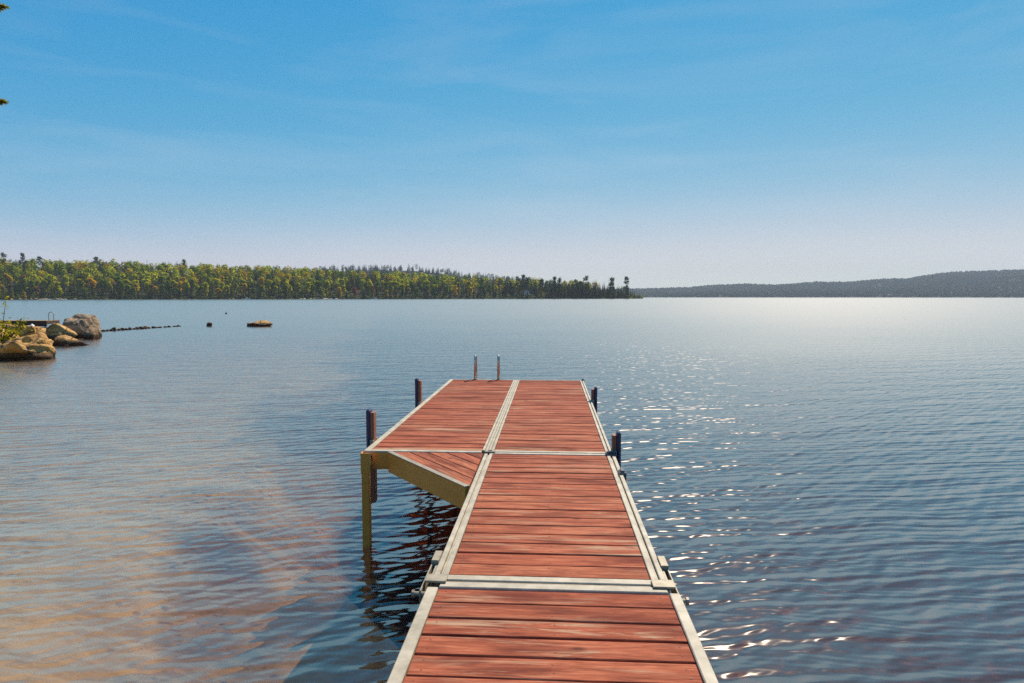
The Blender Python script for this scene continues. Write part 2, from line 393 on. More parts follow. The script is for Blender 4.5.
def broadleaf(seed,h,w,nleaf=900,ls=.85):
    rnd=random.Random(seed); tr=MB(); cr=MB()
    tr.tube([(0,0,-.5),(rnd.uniform(-.2,.2),rnd.uniform(-.2,.2),h*.35),(rnd.uniform(-.4,.4),rnd.uniform(-.4,.4),h*.85)],[.26,.2,.05],6)
    lobes=[]
    for i in range(rnd.randint(8,11)):
        a=rnd.uniform(0,6.28); zz=rnd.uniform(.20,.90); rr=w*.5*(1-abs(zz-.52)*1.25)*rnd.uniform(.35,.85)
        c=Vector((math.cos(a)*rr,math.sin(a)*rr,h*zz)); lobes.append((c,w*rnd.uniform(.15,.27)))
        tr.tube([(0,0,h*max(.2,zz-.25)),c],[.1,.03],5)
    for i in range(nleaf):
        c,r=rnd.choice(lobes)
        d=Vector((rnd.gauss(0,1),rnd.gauss(0,1),rnd.gauss(0,1)+.25)).normalized()
        leaf_quad(cr,c+d*r*rnd.uniform(.55,1.15),ls*rnd.uniform(.6,1.3),d+Vector((0,0,.5)),rnd)
    return tr,cr
def conifer(seed,h,w,base=.12,ls=.7,dens=1.0,taper=1.0):
    rnd=random.Random(seed); tr=MB(); cr=MB()
    tr.tube([(0,0,-.5),(0,0,h*.5),(0,0,h*.97)],[.24,.15,.03],6)
    z=h*base
    while z<h*.985:
        k=(z-h*base)/(h*(1-base)); r=w*.5*(1-k)**taper*rnd.uniform(.72,1.08)+.12
        nb=max(4,int(rnd.uniform(8,11)*dens*(1-.45*k))); a0=rnd.uniform(0,6.28)
        for i in range(nb):
            a=a0+6.283*i/nb+rnd.uniform(-.3,.3); L=r*rnd.uniform(.7,1.15); d=Vector((math.cos(a),math.sin(a),0)); s=Vector((-d.y,d.x,0))
            root=Vector((0,0,z)); tip=root+d*L+Vector((0,0,-L*.35)); mid=root+d*L*.55+Vector((0,0,-L*.08)); ww=ls*(.75+.6*(1-k))*rnd.uniform(.6,1.1)
            cr.quad(root+d*L*.1,mid+s*ww-Vector((0,0,.25*ww)),tip,mid-s*ww-Vector((0,0,.35*ww)))
        z+=h*.038*rnd.uniform(.8,1.25)
    return tr,cr
def whitepine(seed,h,w):
    """tall pine, bare below, with ragged flat tufts"""
    rnd=random.Random(seed); tr=MB(); cr=MB()
    tr.tube([(0,0,-.5),(.1,0,h*.6),(0,.1,h*.98)],[.3,.2,.04],6)
    for i in range(24):
        zz=rnd.uniform(.20,.93); a=rnd.uniform(0,6.28); L=w*.5*(1.25-zz)*rnd.uniform(.5,1.25)
        c=Vector((math.cos(a)*L,math.sin(a)*L,h*zz+L*.18)); tr.tube([(0,0,h*(zz-.02)),c],[.07,.02],4)
        for j in range(34):
            d=Vector((rnd.gauss(0,1)*.95,rnd.gauss(0,1)*.95,rnd.gauss(0,.75))); leaf_quad(cr,c*.92+Vector((0,0,c.z*.08))+d*.95,rnd.uniform(.5,.85),(d.x*.6,d.y*.6,.7),rnd)
    return tr,cr
PROTO={}
def proto(kind,mat,var):
    k=(kind,mat,var)
    if k not in PROTO:
        if kind=='broadleaf': tr,cr=broadleaf(var*7+1,[15,17,14,16,18][var%5],[8.4,9.5,7.6,9,8][var%5])
        elif kind=='conifer': tr,cr=conifer(var*5+2,[17,19,15,18][var%4],[7.2,8.0,6.4,6.8][var%4])
        else: tr,cr=whitepine(var*3+3,[24,26,23,25][var%4],[8.5,9,7.5,10][var%4])
        bark=M['palebark'] if (kind=='broadleaf' and var%5==2 and mat=='lf_yellow') else M['trunk']
        PROTO[k]=(tr.mesh(kind+'_trunk',bark,smooth=True),cr.mesh(kind+'_crown',M[mat]))
    return PROTO[k]
NAMES={'broadleaf':'broadleaf_tree','conifer':'conifer_tree','pine':'pine_tree'}
def tree(kind,mat,var,pos,s,label,group,sz=1.0,rz=None):
    tm,cm=proto(kind,mat,var)
    o=empty(NAMES[kind],pos,random.uniform(0,6.28) if rz is None else rz); o.scale=(s,s,s*sz)
    tag(o,label,'tree',group)
    link('trunk',tm,o); link('crown',cm,o); return o
COLW={'lf_green':'green','lf_yellow':'yellow-green','lf_gold':'golden','lf_orange':'orange','lf_red':'red','nd_dark':'dark green','nd_mid':'olive green'}
def stretch(px):
    return ('above the shore rocks' if px<105 else 'left of the motorboat' if px<236 else
            'between motorboat and red maple' if px<352 else 'right of the red maple' if px<440 else
            'below the ridge end' if px<520 else 'on the low point')
# standouts first
def special(kind,mat,var,px,t,s,label,cat_group=None,sz=1):
    return tree(kind,mat,var,P(px,shoreZ(px)+t,gl_h(px,t)-.2),s,label,cat_group,sz)
taken=[]
SP=[('broadleaf','lf_red',0,355,12,.78,'small red maple standing out among the green trees of the far shore'),
    ('broadleaf','lf_yellow',1,82,26,1.02,'big bright lime-yellow broadleaf halfway up the far left slope'),
    ('broadleaf','lf_gold',2,25,2,.50,'small golden tree low at the waterline of the far shore, far left'),
    ('broadleaf','lf_yellow',3,34.5,2,.40,'low rounded yellow-green tree at the waterline beside the small golden tree'),
    ('broadleaf','lf_orange',4,38,14,.62,'orange-gold tree just behind the low yellow-green waterline tree'),
    ('broadleaf','lf_orange',0,99,34,.75,'pale orange treetop on the slope right of the bright lime broadleaf'),
    ('broadleaf','lf_gold',3,180,22,.95,'wide gold-orange crown on the slope left of the white boat'),
    ('broadleaf','lf_gold',1,471,16,.85,'gold-orange round tree below the end of the ridge'),
    ('broadleaf','lf_yellow',2,324,3,.72,'bright yellow-green tree at the waterline beside the pale beach'),
    ('pine','nd_dark',0,26,118,.92,'tallest round-topped pine breaking the skyline at far left'),
    ('pine','nd_dark',2,43,112,.86,'pointed dark pine on the skyline right of the tallest pine'),
    ('pine','nd_dark',1,7,112,.86,'ragged pine on the skyline at the left frame edge'),
    ('pine','nd_dark',3,99,118,.82,'lone dark pine tip on the skyline above the pale orange treetop'),
    ('pine','nd_dark',2,186,118,.86,'lone pine with a tufted top on the skyline left of the white boat'),
    ('conifer','nd_dark',0,634,4,.66,'last short tree at the tip of the wooded point'),
    ('conifer','nd_dark',3,639,3,.50,'dark small conifer ending the wooded point, right of the last short tree'),
    ('conifer','nd_dark',2,621,10,1.12,'tall thin conifer near the tip of the wooded point')]
for k,m,v,px,t,s,lab in SP: special(k,m,v,px,t,s,lab); taken.append((px,t))
cnt=len(SP)
rows=[(3,.62,.9),(11,.8,1.0),(24,.85,1.05),(42,.9,1.05)]
for r,(t0,s0,s1) in enumerate(rows):
    n=[78,74,68,58][r]
    for i in range(n):
        px=-28+(672-12*r)*(i+random.uniform(.12,.88))/n
        if px>640: continue
        t=t0+random.uniform(-2.5,5)
        if px>560: t*=.8
        if any(abs(px-a)<4.5 and abs(t-c)<9 for a,c in taken): continue
        Z=shoreZ(px)+t; pos=P(px,Z,gl_h(px,t)-.2)
        pcon=(.62 if r<2 else .28) if px<330 else (.66 if r<2 else .4) if px<490 else .93  # front rows get more dark trees, painting in shade at the slope's foot
        u=random.random()
        if u<pcon:
            if px>500 and random.random()<.33: k,m='pine','nd_dark'
            else: k,m='conifer',('nd_dark' if random.random()<(.75 if r<2 else .5 if px<450 else .8) else 'nd_mid')
        else:
            k='broadleaf'; w=random.random(); 
            if px>480: w*=.6
            m='lf_green' if w<(.62 if r<2 else .3) else 'lf_yellow' if w<.87 else 'lf_gold' if w<.97 else 'lf_orange'
        s=random.uniform(s0,s1)*(1.0 if k!='pine' else .95)
        if px>495: s*=1.22
        if px>628: s*=.72
        row='front-row' if r<2 else 'upslope'
        shape={'broadleaf':'round-crowned broadleaf','conifer':'pointed conifer','pine':'ragged tall pine'}[k]
        lab='%s %s %s tree on far shore, %s'%(row,COLW[m],shape,stretch(px))
        lab=lab.replace('pine tree','pine')
        tree(k,m,random.randint(0,4),pos,s,lab,lab.split(' tree on')[0].split(' pine on')[0]+' trees, '+stretch(px),random.uniform(.95,1.15))
        cnt+=1
for i in range(40):       # the point itself is a tight stand of dark conifers
    px=552+i*2.22+random.uniform(-1.2,1.2); t=random.uniform(3,40); far=max(0,(px-595)/48)
    if any(abs(px-a)<2.2 for a,c in taken): continue
    lab='tight-set dark conifer in the stand on the wooded point'
    tree('conifer',('nd_dark','nd_dark','nd_mid')[i%3],random.randint(0,4),P(px,shoreZ(px)+t,gl_h(px,t)-.3),random.uniform(1.15,1.45)*(1-.30*far),lab,'conifers in the tight stand on the point',random.uniform(.80,1.0)); cnt+=1
# the wood behind them: one mass
def bulk(b,pos,s,kind,rnd,m):
    if kind:
        h=rnd.uniform(13,17.5)*s; w=rnd.uniform(6,8.5)*s; z=h*.1
        while z<h*.95:
            k=z/h; r=w*.55*(1-k)**.8+.35; nb=6; a0=rnd.uniform(0,6.28)
            for i in range(nb):
                a=a0+6.283*i/nb; d=Vector((math.cos(a),math.sin(a),0)); sd=Vector((-d.y,d.x,0)); root=pos+Vector((0,0,z)); L=r*rnd.uniform(.7,1.2)
                b.quad(root,root+d*L*.6+sd*r*.5-Vector((0,0,.3)),root+d*L-Vector((0,0,L*.4)),root+d*L*.6-sd*r*.5-Vector((0,0,.5)),m)
            z+=h*.085
    else:
        h=rnd.uniform(13,17)*s; w=rnd.uniform(7,9.5)*s
        for i in range(90):
            d=Vector((rnd.gauss(0,1),rnd.gauss(0,1),rnd.gauss(0,1)+.2)).normalized(); q=rnd.uniform(.7,1.05)
            leaf_quad(b,pos+Vector((d.x*w*.5*q,d.y*w*.5*q,h*.62+d.z*h*.38*q)),rnd.uniform(.8,1.5),d+Vector((0,0,.4)),rnd,m)
rnd=random.Random(3); b=MB()
mats=[M['nd_dark'],M['nd_mid'],M['lf_green'],M['lf_yellow'],M['lf_gold']]
for i in range(1400):
    px=rnd.uniform(-120,632); t=rnd.uniform(50,165)
    if px>600 and t>90: continue
    pos=P(px,shoreZ(px)+t,gl_h(px,t)-.4)
    if px>560: pos.z-=1.5
    con=rnd.random()<(.55 if t>125 else .36 if px<330 else .6 if px<480 else .95)
    w=rnd.random()
    bulk(b,pos,rnd.uniform(.8,1.08),con,rnd,(0 if w<.6 else 1) if con else (2 if w<.35 else 3 if w<.85 else 4))
tag(b.build('shore_forest',mats),'dense mixed green and yellow wood on the slope behind the far shore trees','forest',kind='stuff')
b=MB()
for i in range(1500):      # thickets below the trees
    px=rnd.uniform(-60,641); t=1.5+70*rnd.random()**2
    if px>600: t*=.5
    h=rnd.uniform(1.6,5.0)*(1 if t>4 else .6); w=rnd.uniform(2,4.5); q=P(px,shoreZ(px)+t,gl_h(px,t)-.2)
    for k in range(16):
        d=Vector((rnd.gauss(0,1),rnd.gauss(0,1),rnd.gauss(0,1)+.3)).normalized()
        leaf_quad(b,q+Vector((d.x*w*.5,d.y*w*.5,h*.45+d.z*h*.5)),rnd.uniform(.5,1.0),d+Vector((0,0,.4)),rnd,0 if rnd.random()<.7 else 1)
tag(b.build('undergrowth',[M['nd_dark'],M['lf_green']]),'low dark green thicket under the trees along the far shore','undergrowth',kind='stuff')
b=MB()
for i in range(900):
    px=rnd.uniform(255,590); t=rnd.uniform(-330,30); z=rh(px,t)
    bulk(b,P(px,1700+t,z-.5),rnd.uniform(.9,1.3),rnd.random()<.8,rnd,0)
tag(b.build('ridge_forest',M['far_needle']),'blue-green conifer wood covering the ridge behind the far shore','forest',kind='stuff')
# woods on the hills across the lake
ICO=None
def blob(b,c,w,h,rnd,m=0):
    n=6; r0=len(b.v); 
    for zz,rr in ((0,.75),(.45,1.0),(.8,.62)):
        for i in range(n):
            a=6.283*(i+.5*(zz==.45))/n; k=rr*w*.5*rnd.uniform(.75,1.2)
            b.v.append((c.x+math.cos(a)*k,c.y+math.sin(a)*k,c.z+h*zz+rnd.uniform(-.1,.1)*h))
    b.v.append((c.x,c.y,c.z+h*rnd.uniform(.95,1.1)))
    for L in range(2):
        for i in range(n): b.f.append((r0+L*n+i,r0+L*n+(i+1)%n,r0+(L+1)*n+(i+1)%n,r0+(L+1)*n+i)); b.mi.append(m)
    for i in range(n): b.f.append((r0+2*n+i,r0+2*n+(i+1)%n,r0+3*n)); b.mi.append(m)
b=MB()
for i in range(10500):
    px=rnd.uniform(570,1130); t=1520*rnd.random()**.8+8
    c=P(px,hillZ(px)+t,0); c.z=hh(px,t)-1
    con=nz(px*.02,t*.004,9)+rnd.uniform(-.4,.4)>0
    blob(b,c,rnd.uniform(9,17),rnd.uniform(9,15)*(1.15 if con else .95),rnd,1 if con else 0)
tag(b.build('hill_forest',[M['far_leaf'],M['far_needle']]),'hazy blue-green woods covering the far hills across the lake','forest',kind='stuff')

# ------------------------------------------------------------------ the dock
dock=tag(empty('dock',(0,0,0)),'long red-stained plank dock with cream edge rails and a wider platform at its end','dock')
XL,XR=-.590,.575; J1,J2,END=3.062,5.715,10.80; PL=-1.70; MID=-.563
def boards(x0,x1,y0,y1,n,seed):
    rnd=random.Random(seed); b=MB(); st=(y1-y0)/n
    for i in range(n):
        a=y0+i*st; g=rnd.uniform(.010,.017); dz=rnd.uniform(-.002,.002); sk=rnd.uniform(-.002,.002)
        b.prism([(x0+rnd.uniform(0,.004),a+g*.5+sk),(x1-rnd.uniform(0,.004),a+g*.5-sk),(x1-rnd.uniform(0,.004),a+st-g*.5-sk),(x0,a+st-g*.5+sk)],DECK-.036+dz,DECK-.004+dz)
        for sx in (x0+.045,(x0+x1)/2+rnd.uniform(-.01,.01),x1-.045):      # screw heads
            for sy in (a+st*.27,a+st*.73):
                cx,cy=sx+rnd.uniform(-.006,.006),sy+rnd.uniform(-.006,.006)
                b.prism([(cx+.006*math.cos(q*math.pi/3),cy+.006*math.sin(q*math.pi/3)) for q in range(6)],DECK-.01,DECK-.0025+dz,1)
    return b
rw=.058
boards(XL+.056,XR-.006,-1.6,J1-.072,32,1).build('deck_boards',[M['deck'],M['screw']],dock,bevel=.004)
boards(XL+.082,XR-.068,J1+.072,J2-.062,17,2).build('deck_boards',[M['deck'],M['screw']],dock,bevel=.004)
boards(MID+.056,XR-.068,J2+.062,END-.04,34,3).build('deck_boards',[M['deck'],M['screw']],dock,bevel=.004)
boards(PL+.056,MID-.056,J2+.03,END-.04,34,4).build('deck_boards',[M['deck'],M['screw']],dock,bevel=.004)
# gusset of diagonal boards in the inner corner
A=Vector((-1.44,J2-.035)); B=Vector((XL-.008,4.66)); Cc=Vector((XL-.008,J2-.035))
b=MB(); nb=5
for i in range(nb):
    t0,t1=i/nb+.010,(i+1)/nb-.004 if i<nb-1 else 1.0
    q=[A+(Cc-A)*t0,B+(Cc-B)*t0,B+(Cc-B)*t1,A+(Cc-A)*t1]
    if t1>=1: q=q[:3]
    b.prism(q,DECK-.036,DECK-.005)
hyp=(B-A).normalized(); M['deckdiag']=mat_deck('stained_deck_wood_diagonal',-math.atan2(hyp.y,hyp.x))
b.build('corner_boards',M['deckdiag'],dock,bevel=.003)
def channel(b,x0,x1,y0,y1,axis,zt=DECK,dep=.15,groove=True):
    """edge rail: two raised lips with a groove between and a face below"""
    if axis=='y':
        w=x1-x0; l=.40*w if groove else w*.5
        b.box(x0,x0+l,y0,y1,zt-dep,zt); b.box(x1-l,x1,y0,y1,zt-.05,zt+.001)
        if groove: b.box(x0+l,x1-l,y0,y1,zt-.05,zt-.014)
    else:
        w=y1-y0; l=.42*w
        b.box(x0,x1,y0,y0+l,zt-dep,zt); b.box(x0,x1,y1-l,y1,zt-.05,zt+.001)
        b.box(x0,x1,y0+l,y1-l,zt-.05,zt-.014)
def rail(name,*a,**k):
    b=MB(); channel(b,*a,**k); return b.build(name,M['rail'],dock,bevel=.003)
def plainrail(name,x0,x1,y0,y1,dep=.15,mat='rail'):
    b=MB(); b.box(x0,x1,y0,y1,DECK-dep,DECK+.002); return b.build(name,M[mat],dock,bevel=.004)
plainrail('edge_rail',XL-.001,XL+.054,-1.62,J1-.072); plainrail('edge_rail',XR-.004,XR+.046,-1.62,J1-.072)
rail('edge_rail',XL+.006,XL+.080,J1+.072,J2-.062,'y'); rail('edge_rail',XR-.066,XR+.008,J1+.072,J2-.062,'y')
rail('edge_rail',MID-.054,MID-.001,J2+.064,END,'y'); rail('edge_rail',MID+.002,MID+.054,J2+.064,END,'y')
rail('edge_rail',XR-.066,XR-.006,J2+.064,END,'y')
plainrail('edge_rail',PL,PL+.054,J2-.028,END)
for y0,y1 in ((J1-.069,J1-.012),(J1+.012,J1+.069)): plainrail('cross_rail',XL+.056,XR-.006,y0,y1)
for y0,y1 in ((J1-.010,J1-.003),(J1+.003,J1+.010)):
    b=MB(); b.box(XL+.056,XR-.006,y0,y1,DECK-.14,DECK-.006); b.build('joint_lip',M['cap'],dock)
rail('cross_rail',XL+.056,XR-.066,J2-.059,J2+.059,'x',dep=.15)
plainrail('cross_rail',PL+.056,MID-.056,J2-.030,J2+.028,dep=.05)
plainrail('end_rail',PL+.056,MID-.056,END-.038,END); plainrail('end_rail',MID+.056,XR-.068,END-.038,END)
# faces of the frame under the platform's near edge and along the diagonal
b=MB(); b.box(PL+.085,-1.445,J2-.036,J2-.006,DECK-.165,DECK-.012); b.box(PL+.085,-1.445,J2-.044,J2-.036,DECK-.165,DECK-.150)
b.build('fascia_board',M['tan'],dock,bevel=.002)
nrm=Vector((hyp.y,-hyp.x)); 
if nrm.y>0: nrm=-nrm
b=MB(); q=[A+nrm*.034,B+nrm*.034,B+nrm*.003,A+nrm*.003]; b.prism(q,DECK-.185,DECK-.008); b.build('diagonal_fascia',M['tan'],dock,bevel=.002)
b=MB(); q=[A+nrm*.038,B+nrm*.038,B-nrm*.006,A-nrm*.006]; b.prism(q,DECK-.006,DECK+.002); b.build('diagonal_trim',M['cap'],dock)
# joists below
b=MB()
for x in (-.30,0,.30): b.box(x-.02,x+.02,-1.55,J1-.08,DECK-.16,DECK-.038)
b.build('joists',M['darkbeam'],dock)
b=MB()
for x in (-.25,.03,.30): b.box(x-.02,x+.02,J1+.08,J2-.07,DECK-.16,DECK-.038)
b.build('joists',M['darkbeam'],dock)
b=MB()
for x in (-1.3,-.95,-.25,.03,.30): b.box(x-.02,x+.02,J2+.08,END-.05,DECK-.16,DECK-.038)
b.build('joists',M['darkbeam'],dock)
# legs standing on the lake bed
def leg(x,y,mat,w=.032,top=DECK-.01):
    b=MB(); zb=bed_z(x,y)-.05
    b.box(x-w,x+w,y-w,y+w,zb,top); b.box(x-.11,x+.11,y-.11,y+.11,zb+.03,zb+.06)
    return b.build('support_leg',M[mat],dock,bevel=.003)
leg(PL+.032,J2-.064,'tan',.034,DECK-.022)
b=MB(); b.box(PL-.004,PL+.084,J2-.108,J2-.099,DECK-.19,DECK-.004); b.box(PL-.008,PL,J2-.1,J2-.03,DECK-.19,DECK-.004); b.build('leg_bracket',M['tan'],dock,bevel=.002)
for x,y in ((PL+.10,8.35),(PL+.10,10.6),(-.45,5.95),(.44,5.95),(.44,10.6),(-.42,3.3),(.42,3.3),(-.42,.4),(.42,.4)): leg(x,y,'darkbeam')
# mooring posts with blue bumpers bolted to the sides
def bumper(x,y,sg,top,bot):
    """sg: -1 on the left side, +1 on the right"""
    b=MB(); x0,x1=sorted((x+sg*.003,x+sg*.040)); b.box(x0,x1,y-.045,y+.045,bot,DECK+top-.03)
    po=b.build('bumper_post',M['brownpost'],dock,bevel=.004)
    b=MB(); x0,x1=sorted((x+sg*.042,x+sg*.082)); b.box(x0,x1,y-.052,y+.052,bot-.03,DECK+top)
    b.build('bumper_strip',M['blue'],po,bevel=.014)
    b=MB(); x0,x1=sorted((x+sg*.002,x+sg*.04)); b.box(x0,x1,y-.075,y-.048,DECK-.14,DECK+.02); b.box(x0,x1,y+.048,y+.075,DECK-.14,DECK+.02)
    b.build('post_bracket',M['cap'],po,bevel=.002)
bumper(PL,6.10,-1,.315,.26); bumper(PL,8.36,-1,.33,.26); bumper(XR-.012,8.7,1,.185,.26); bumper(XR-.010,5.80,1,.185,.20)
# hinge brackets where the two walkway lengths meet
for sg,x in ((-1,XL),(1,XR+.012)):
    b=MB()
    def bx(u0,u1,y0,y1,z0,z1):
        a,c=sorted((x+sg*u0,x+sg*u1)); b.box(a,c,y0,y1,z0,z1)
    bx(-.085,.022,J1-.035,J1+.045,DECK+.004,DECK+.014)      # strap over both rails
    bx(-.005,.034,J1+.215,J1+.345,DECK-.06,DECK+.012)       # upper clamp
    bx(.026,.034,J1-.10,J1+.215,DECK-.075,DECK-.006)        # side plate
    bx(-.002,.010,J1+.05,J1+.215,DECK-.06,DECK-.010)
    h=b.build('hinge_bracket',M['cap'],dock,bevel=.002)
    b=MB(); b.tube([(x+sg*.0,J1-.085,DECK-.03),(x+sg*.060,J1-.085,DECK-.03)],.011,10); b.tube([(x+sg*.06,J1-.085,DECK-.03),(x+sg*.072,J1-.085,DECK-.03)],.020,8)
    b.build('hinge_pin',M['cap'],h,smooth=False)
# dark clamps on the right rail and a small plate at the junction
for x0,x1,y0,y1 in ((XR-.075,XR+.02,J2-.075,J2-.005),(XR-.02,XR+.034,5.02,5.13),(XR-.04,XR+.006,END-.06,END+.004)):
    b=MB(); b.box(x0,x1,y0,y1,DECK-.05,DECK+.016); b.box(x0+.01,x1-.01,y0+.015,y1-.015,DECK+.0165,DECK+.03); b.build('rail_clamp',M['clamp'],dock,bevel=.004)
b=MB(); b.box(MID-.02,MID+.075,J2-.04,J2+.03,DECK+.003,DECK+.012); b.box(MID+.01,MID+.045,J2-.02,J2+.01,DECK+.0125,DECK+.02); b.build('corner_plate',M['cap'],dock,bevel=.003)
# boarding ladder at the far end
lad=MB(); 
for x in (-1.27,-.875): lad.box(x-.045,x+.045,END-.05,END+.02,DECK+.003,DECK+.011)
lo=lad.build('boarding_ladder',M['cap'],dock,bevel=.002)
for x in (-1.27,-.875):
    b=MB(); pts=[(x,END-.03,DECK+.01),(x,END-.03,DECK+.31)]
    for k in range(1,8):
        a=math.pi*k/8; pts.append((x,END+.07-.10*math.cos(a),DECK+.31+.10*math.sin(a)))
    pts+=[(x,END+.17,DECK+.31),(x,END+.17,-.75)]
    b.tube(pts,.017,10); b.build('handrail',M['steel'],lo,smooth=True)
for z in (.55,.27,-.02,-.3,-.6):
    b=MB(); b.tube([(-1.27,END+.17,z),(-.875,END+.17,z)],.016,8); b.build('rung',M['steel'],lo,smooth=True)

# ------------------------------------------------------------------ rocks
def rock_mesh(seed,sx,sy,sz,flat=.35,rough=.22,sub=5,mat='rock',cut=.50):
    bm=bmesh.new(); bmesh.ops.create_icosphere(bm,subdivisions=sub,radius=1)
    rnd=random.Random(seed); o=Vector((seed*3.7,seed*1.3,seed*.7))
    planes=[]
    for i in range(15):
        d=Vector((rnd.gauss(0,1),rnd.gauss(0,1),rnd.gauss(0,.8))).normalized(); planes.append((d,rnd.uniform(cut,.86)))
    for v in bm.verts:
        p=v.co.copy()
        for d,k in planes:
            e=p.dot(d)-k
            if e>0: p-=d*e*.97
        n=mnoise.fractal(p*1.5+o,1.0,2.0,4)*rough*.6+mnoise.fractal(p*5+o,1.0,2.0,4)*rough*.22
        n+=(mnoise.ridged_multi_fractal(p*1.9+o,1.0,2.1,4,1.0,2.0)-1.0)*rough*.20
        p*=1+n
        v.co=Vector((p.x*sx,p.y*sy,p.z*sz))
    me=bpy.data.meshes.new('rock'); bm.to_mesh(me); bm.free(); me.materials.append(M[mat])
    me.polygons.foreach_set('use_smooth',[True]*len(me.polygons)); return me
def rock(name,seed,px,ypx,wpx,hpx,label,depth=None,mat='rock',group=None,rough=.22,rz=0,sub=4,dz=.35,cut=.50):
    """waterline at bearing px / depth from the photo, real width and height from its distance"""
    Z=CAM_H*FPX/(ypx-297.0); w=wpx*Z/FPX; h=hpx*Z/FPX; d=depth or w*.8
    c=P(px,Z+d*.45,0); sz=h/(1+dz)*1.18
    o=link(name,rock_mesh(seed,w*.60,d*.60,sz*1.2,rough=rough,sub=sub,mat=mat,cut=cut),None,(c.x,c.y,h-sz*.92))
    o.rotation_euler=(0,0,YAW+rz); tag(o,label,'rock' if name!='stone' else 'stone',group); return o
rock('shore_rock',6,20,361,72,21.5,'largest golden shore rock in front, at the left frame edge',depth=2.4,sub=5,cut=.58,rough=.42)
rock('shore_rock',9,16,349,56,24.5,'broken golden rock behind the largest shore rock and below the shrub',depth=2.0,sub=5,cut=.60,rough=.40)
rock('shore_rock',12,-14,356,60,26,'tall shore rock cut off by the left frame edge behind the largest rock',depth=2.4)
rock('boulder',21,81,338,29,21,'big round grey boulder standing highest on the rocky spit',depth=1.9,mat='greyrock',rough=.2,sub=5,cut=.76)
rock('shore_rock',14,60,340,26,13,'blocky pale rock leaning against the left of the round boulder',depth=1.2,cut=.66)
rock('shore_rock',17,90,339.5,15,9,'brown rock at the right foot of the round boulder',depth=.8,mat='darkrock')
rock('shore_rock',33,69,346.5,35,9,'low flat rock lying in the water in front of the round boulder',depth=1.2,rough=.16)
rock('shore_rock',37,41,343,10,5.5,'small low rock between the largest rock and the flat rock',depth=.5)
rock('shore_rock',41,52,334,14,3.5,'thin dark slab just left of the round boulder',depth=.6,mat='darkrock')
rock('shore_rock',55,258,326.6,25,5.2,'lone flat brown rock out in the lake right of the stone line',depth=1.1,rough=.3,cut=.6)
rock('stone',58,209,326.3,6.5,3.2,'single small dark stone between the stone line and the lone flat rock',depth=.4,mat='darkrock')
rnd=random.Random(8)
for i,(px,w,h) in enumerate([(98,4,2.6),(102,5,3),(107,4,2.6),(111,4,3),(114,6,4.8),(119,3.4,2.4),(122,4,3),(126,4.5,2.6),(130,4,3),(134,3,2.4),(137,5,3.4),(141,6,4),(145,4,4.2),(149,3,2.2),(154,5,3),(159,5,2),(165,4,1.9),(169,4,1.9),(174,4,1.8),(178.5,3.5,2.2)]):
    yy=331.8-(px-98)*.066
    if px in (114,145): lab='tallest %s stone in the line of small stones, %s'%(('tan','nearer the boulder') if px==114 else ('pale','about its middle'))
    else: lab='small brown stone in the line of stones running out from the round boulder'
    rock('stone',60+i,px,yy,w*1.15,h*.66,lab,depth=.35,mat='rock' if px in (114,145) else 'greyrock' if i%2 else 'darkrock',group='stones in the line off the boulder',sub=2,rz=rnd.uniform(-.5,.5))

# ------------------------------------------------------------------ the neighbour's dock, float, buoy
Zd=CAM_H*FPX/(327.2-297)
dk=tag(empty('wooden_dock',P(20,Zd,0),YAW+.02),'low brown neighbouring dock with a hoop ladder beyond the shore rocks','dock')
def dpx(px): return (px-20)/FPX*Zd
b=MB()
y=0
for i in range(40):
    x=dpx(-40)+i*(dpx(46)-dpx(-40))/40; b.box(x+.005,x+(dpx(46)-dpx(-40))/40-.005,-.02,1.5,.46,.50)
b.build('dock_boards',M['greywood'],dk)
M['dockside']=mat_plain('dark_dock_side',(.045,.028,.018),(.08,.05,.03),4,.8)
b=MB(); b.box(dpx(-40),dpx(46)-.01,.02,.07,.06,.455); b.box(dpx(-40),dpx(46)-.01,1.40,1.45,.22,.455); b.box(dpx(46)-.06,dpx(46)-.01,.075,1.395,.22,.455); b.build('dock_frame',M['dockside'],dk)
for px in (8,45):
    for yy in (.12,1.33):
        b=MB(); b.tube([(dpx(px)-.12,yy,-2.9),(dpx(px)-.12,yy,.45)],.05,8); b.build('dock_post',M['trunk'],dk)
hl=MB(); hl.box(dpx(44.5),dpx(51),.30,.34,-.2,-.17); ho=hl.build('hoop_ladder',M['steel'],dk)
for yy in (.35,):
    b=MB(); x0,x1=dpx(45.2),dpx(50.2); r=(x1-x0)/2; pts=[(x0,yy,.50),(x0,yy,.95)]
    for k in range(1,8):
        a=math.pi*k/8; pts.append((x0+r-r*math.cos(a),yy,.95+r*math.sin(a)))
    pts+=[(x1,yy,.95),(x1,yy,-.7)]
    b.tube(pts,.024,8); b.build('ladder_hoop',M['cap'],ho,smooth=True)
Zf=Zd-1.2
fl=MB(); prof=[(0,-.12),(.14,-.10),(.18,0),(.18,.12),(.14,.20),(.06,.235),(.05,.28),(0,.285)]
def lathe(b,prof,seg=14,m=0):
    n=len(b.v)
    for r,z in prof:
        for j in range(seg): b.v.append((r*math.cos(6.2832*j/seg),r*math.sin(6.2832*j/seg),z))
    for i in range(len(prof)-1):
        for j in range(seg): b.f.append((n+i*seg+j,n+i*seg+(j+1)%seg,n+(i+1)*seg+(j+1)%seg,n+(i+1)*seg+j)); b.mi.append(m)
lathe(fl,prof); o=fl.build('float',M['white'],smooth=True); o.location=P(31.5,Zf,.02); tag(o,'small white float on the water in front of the neighbouring dock','float')
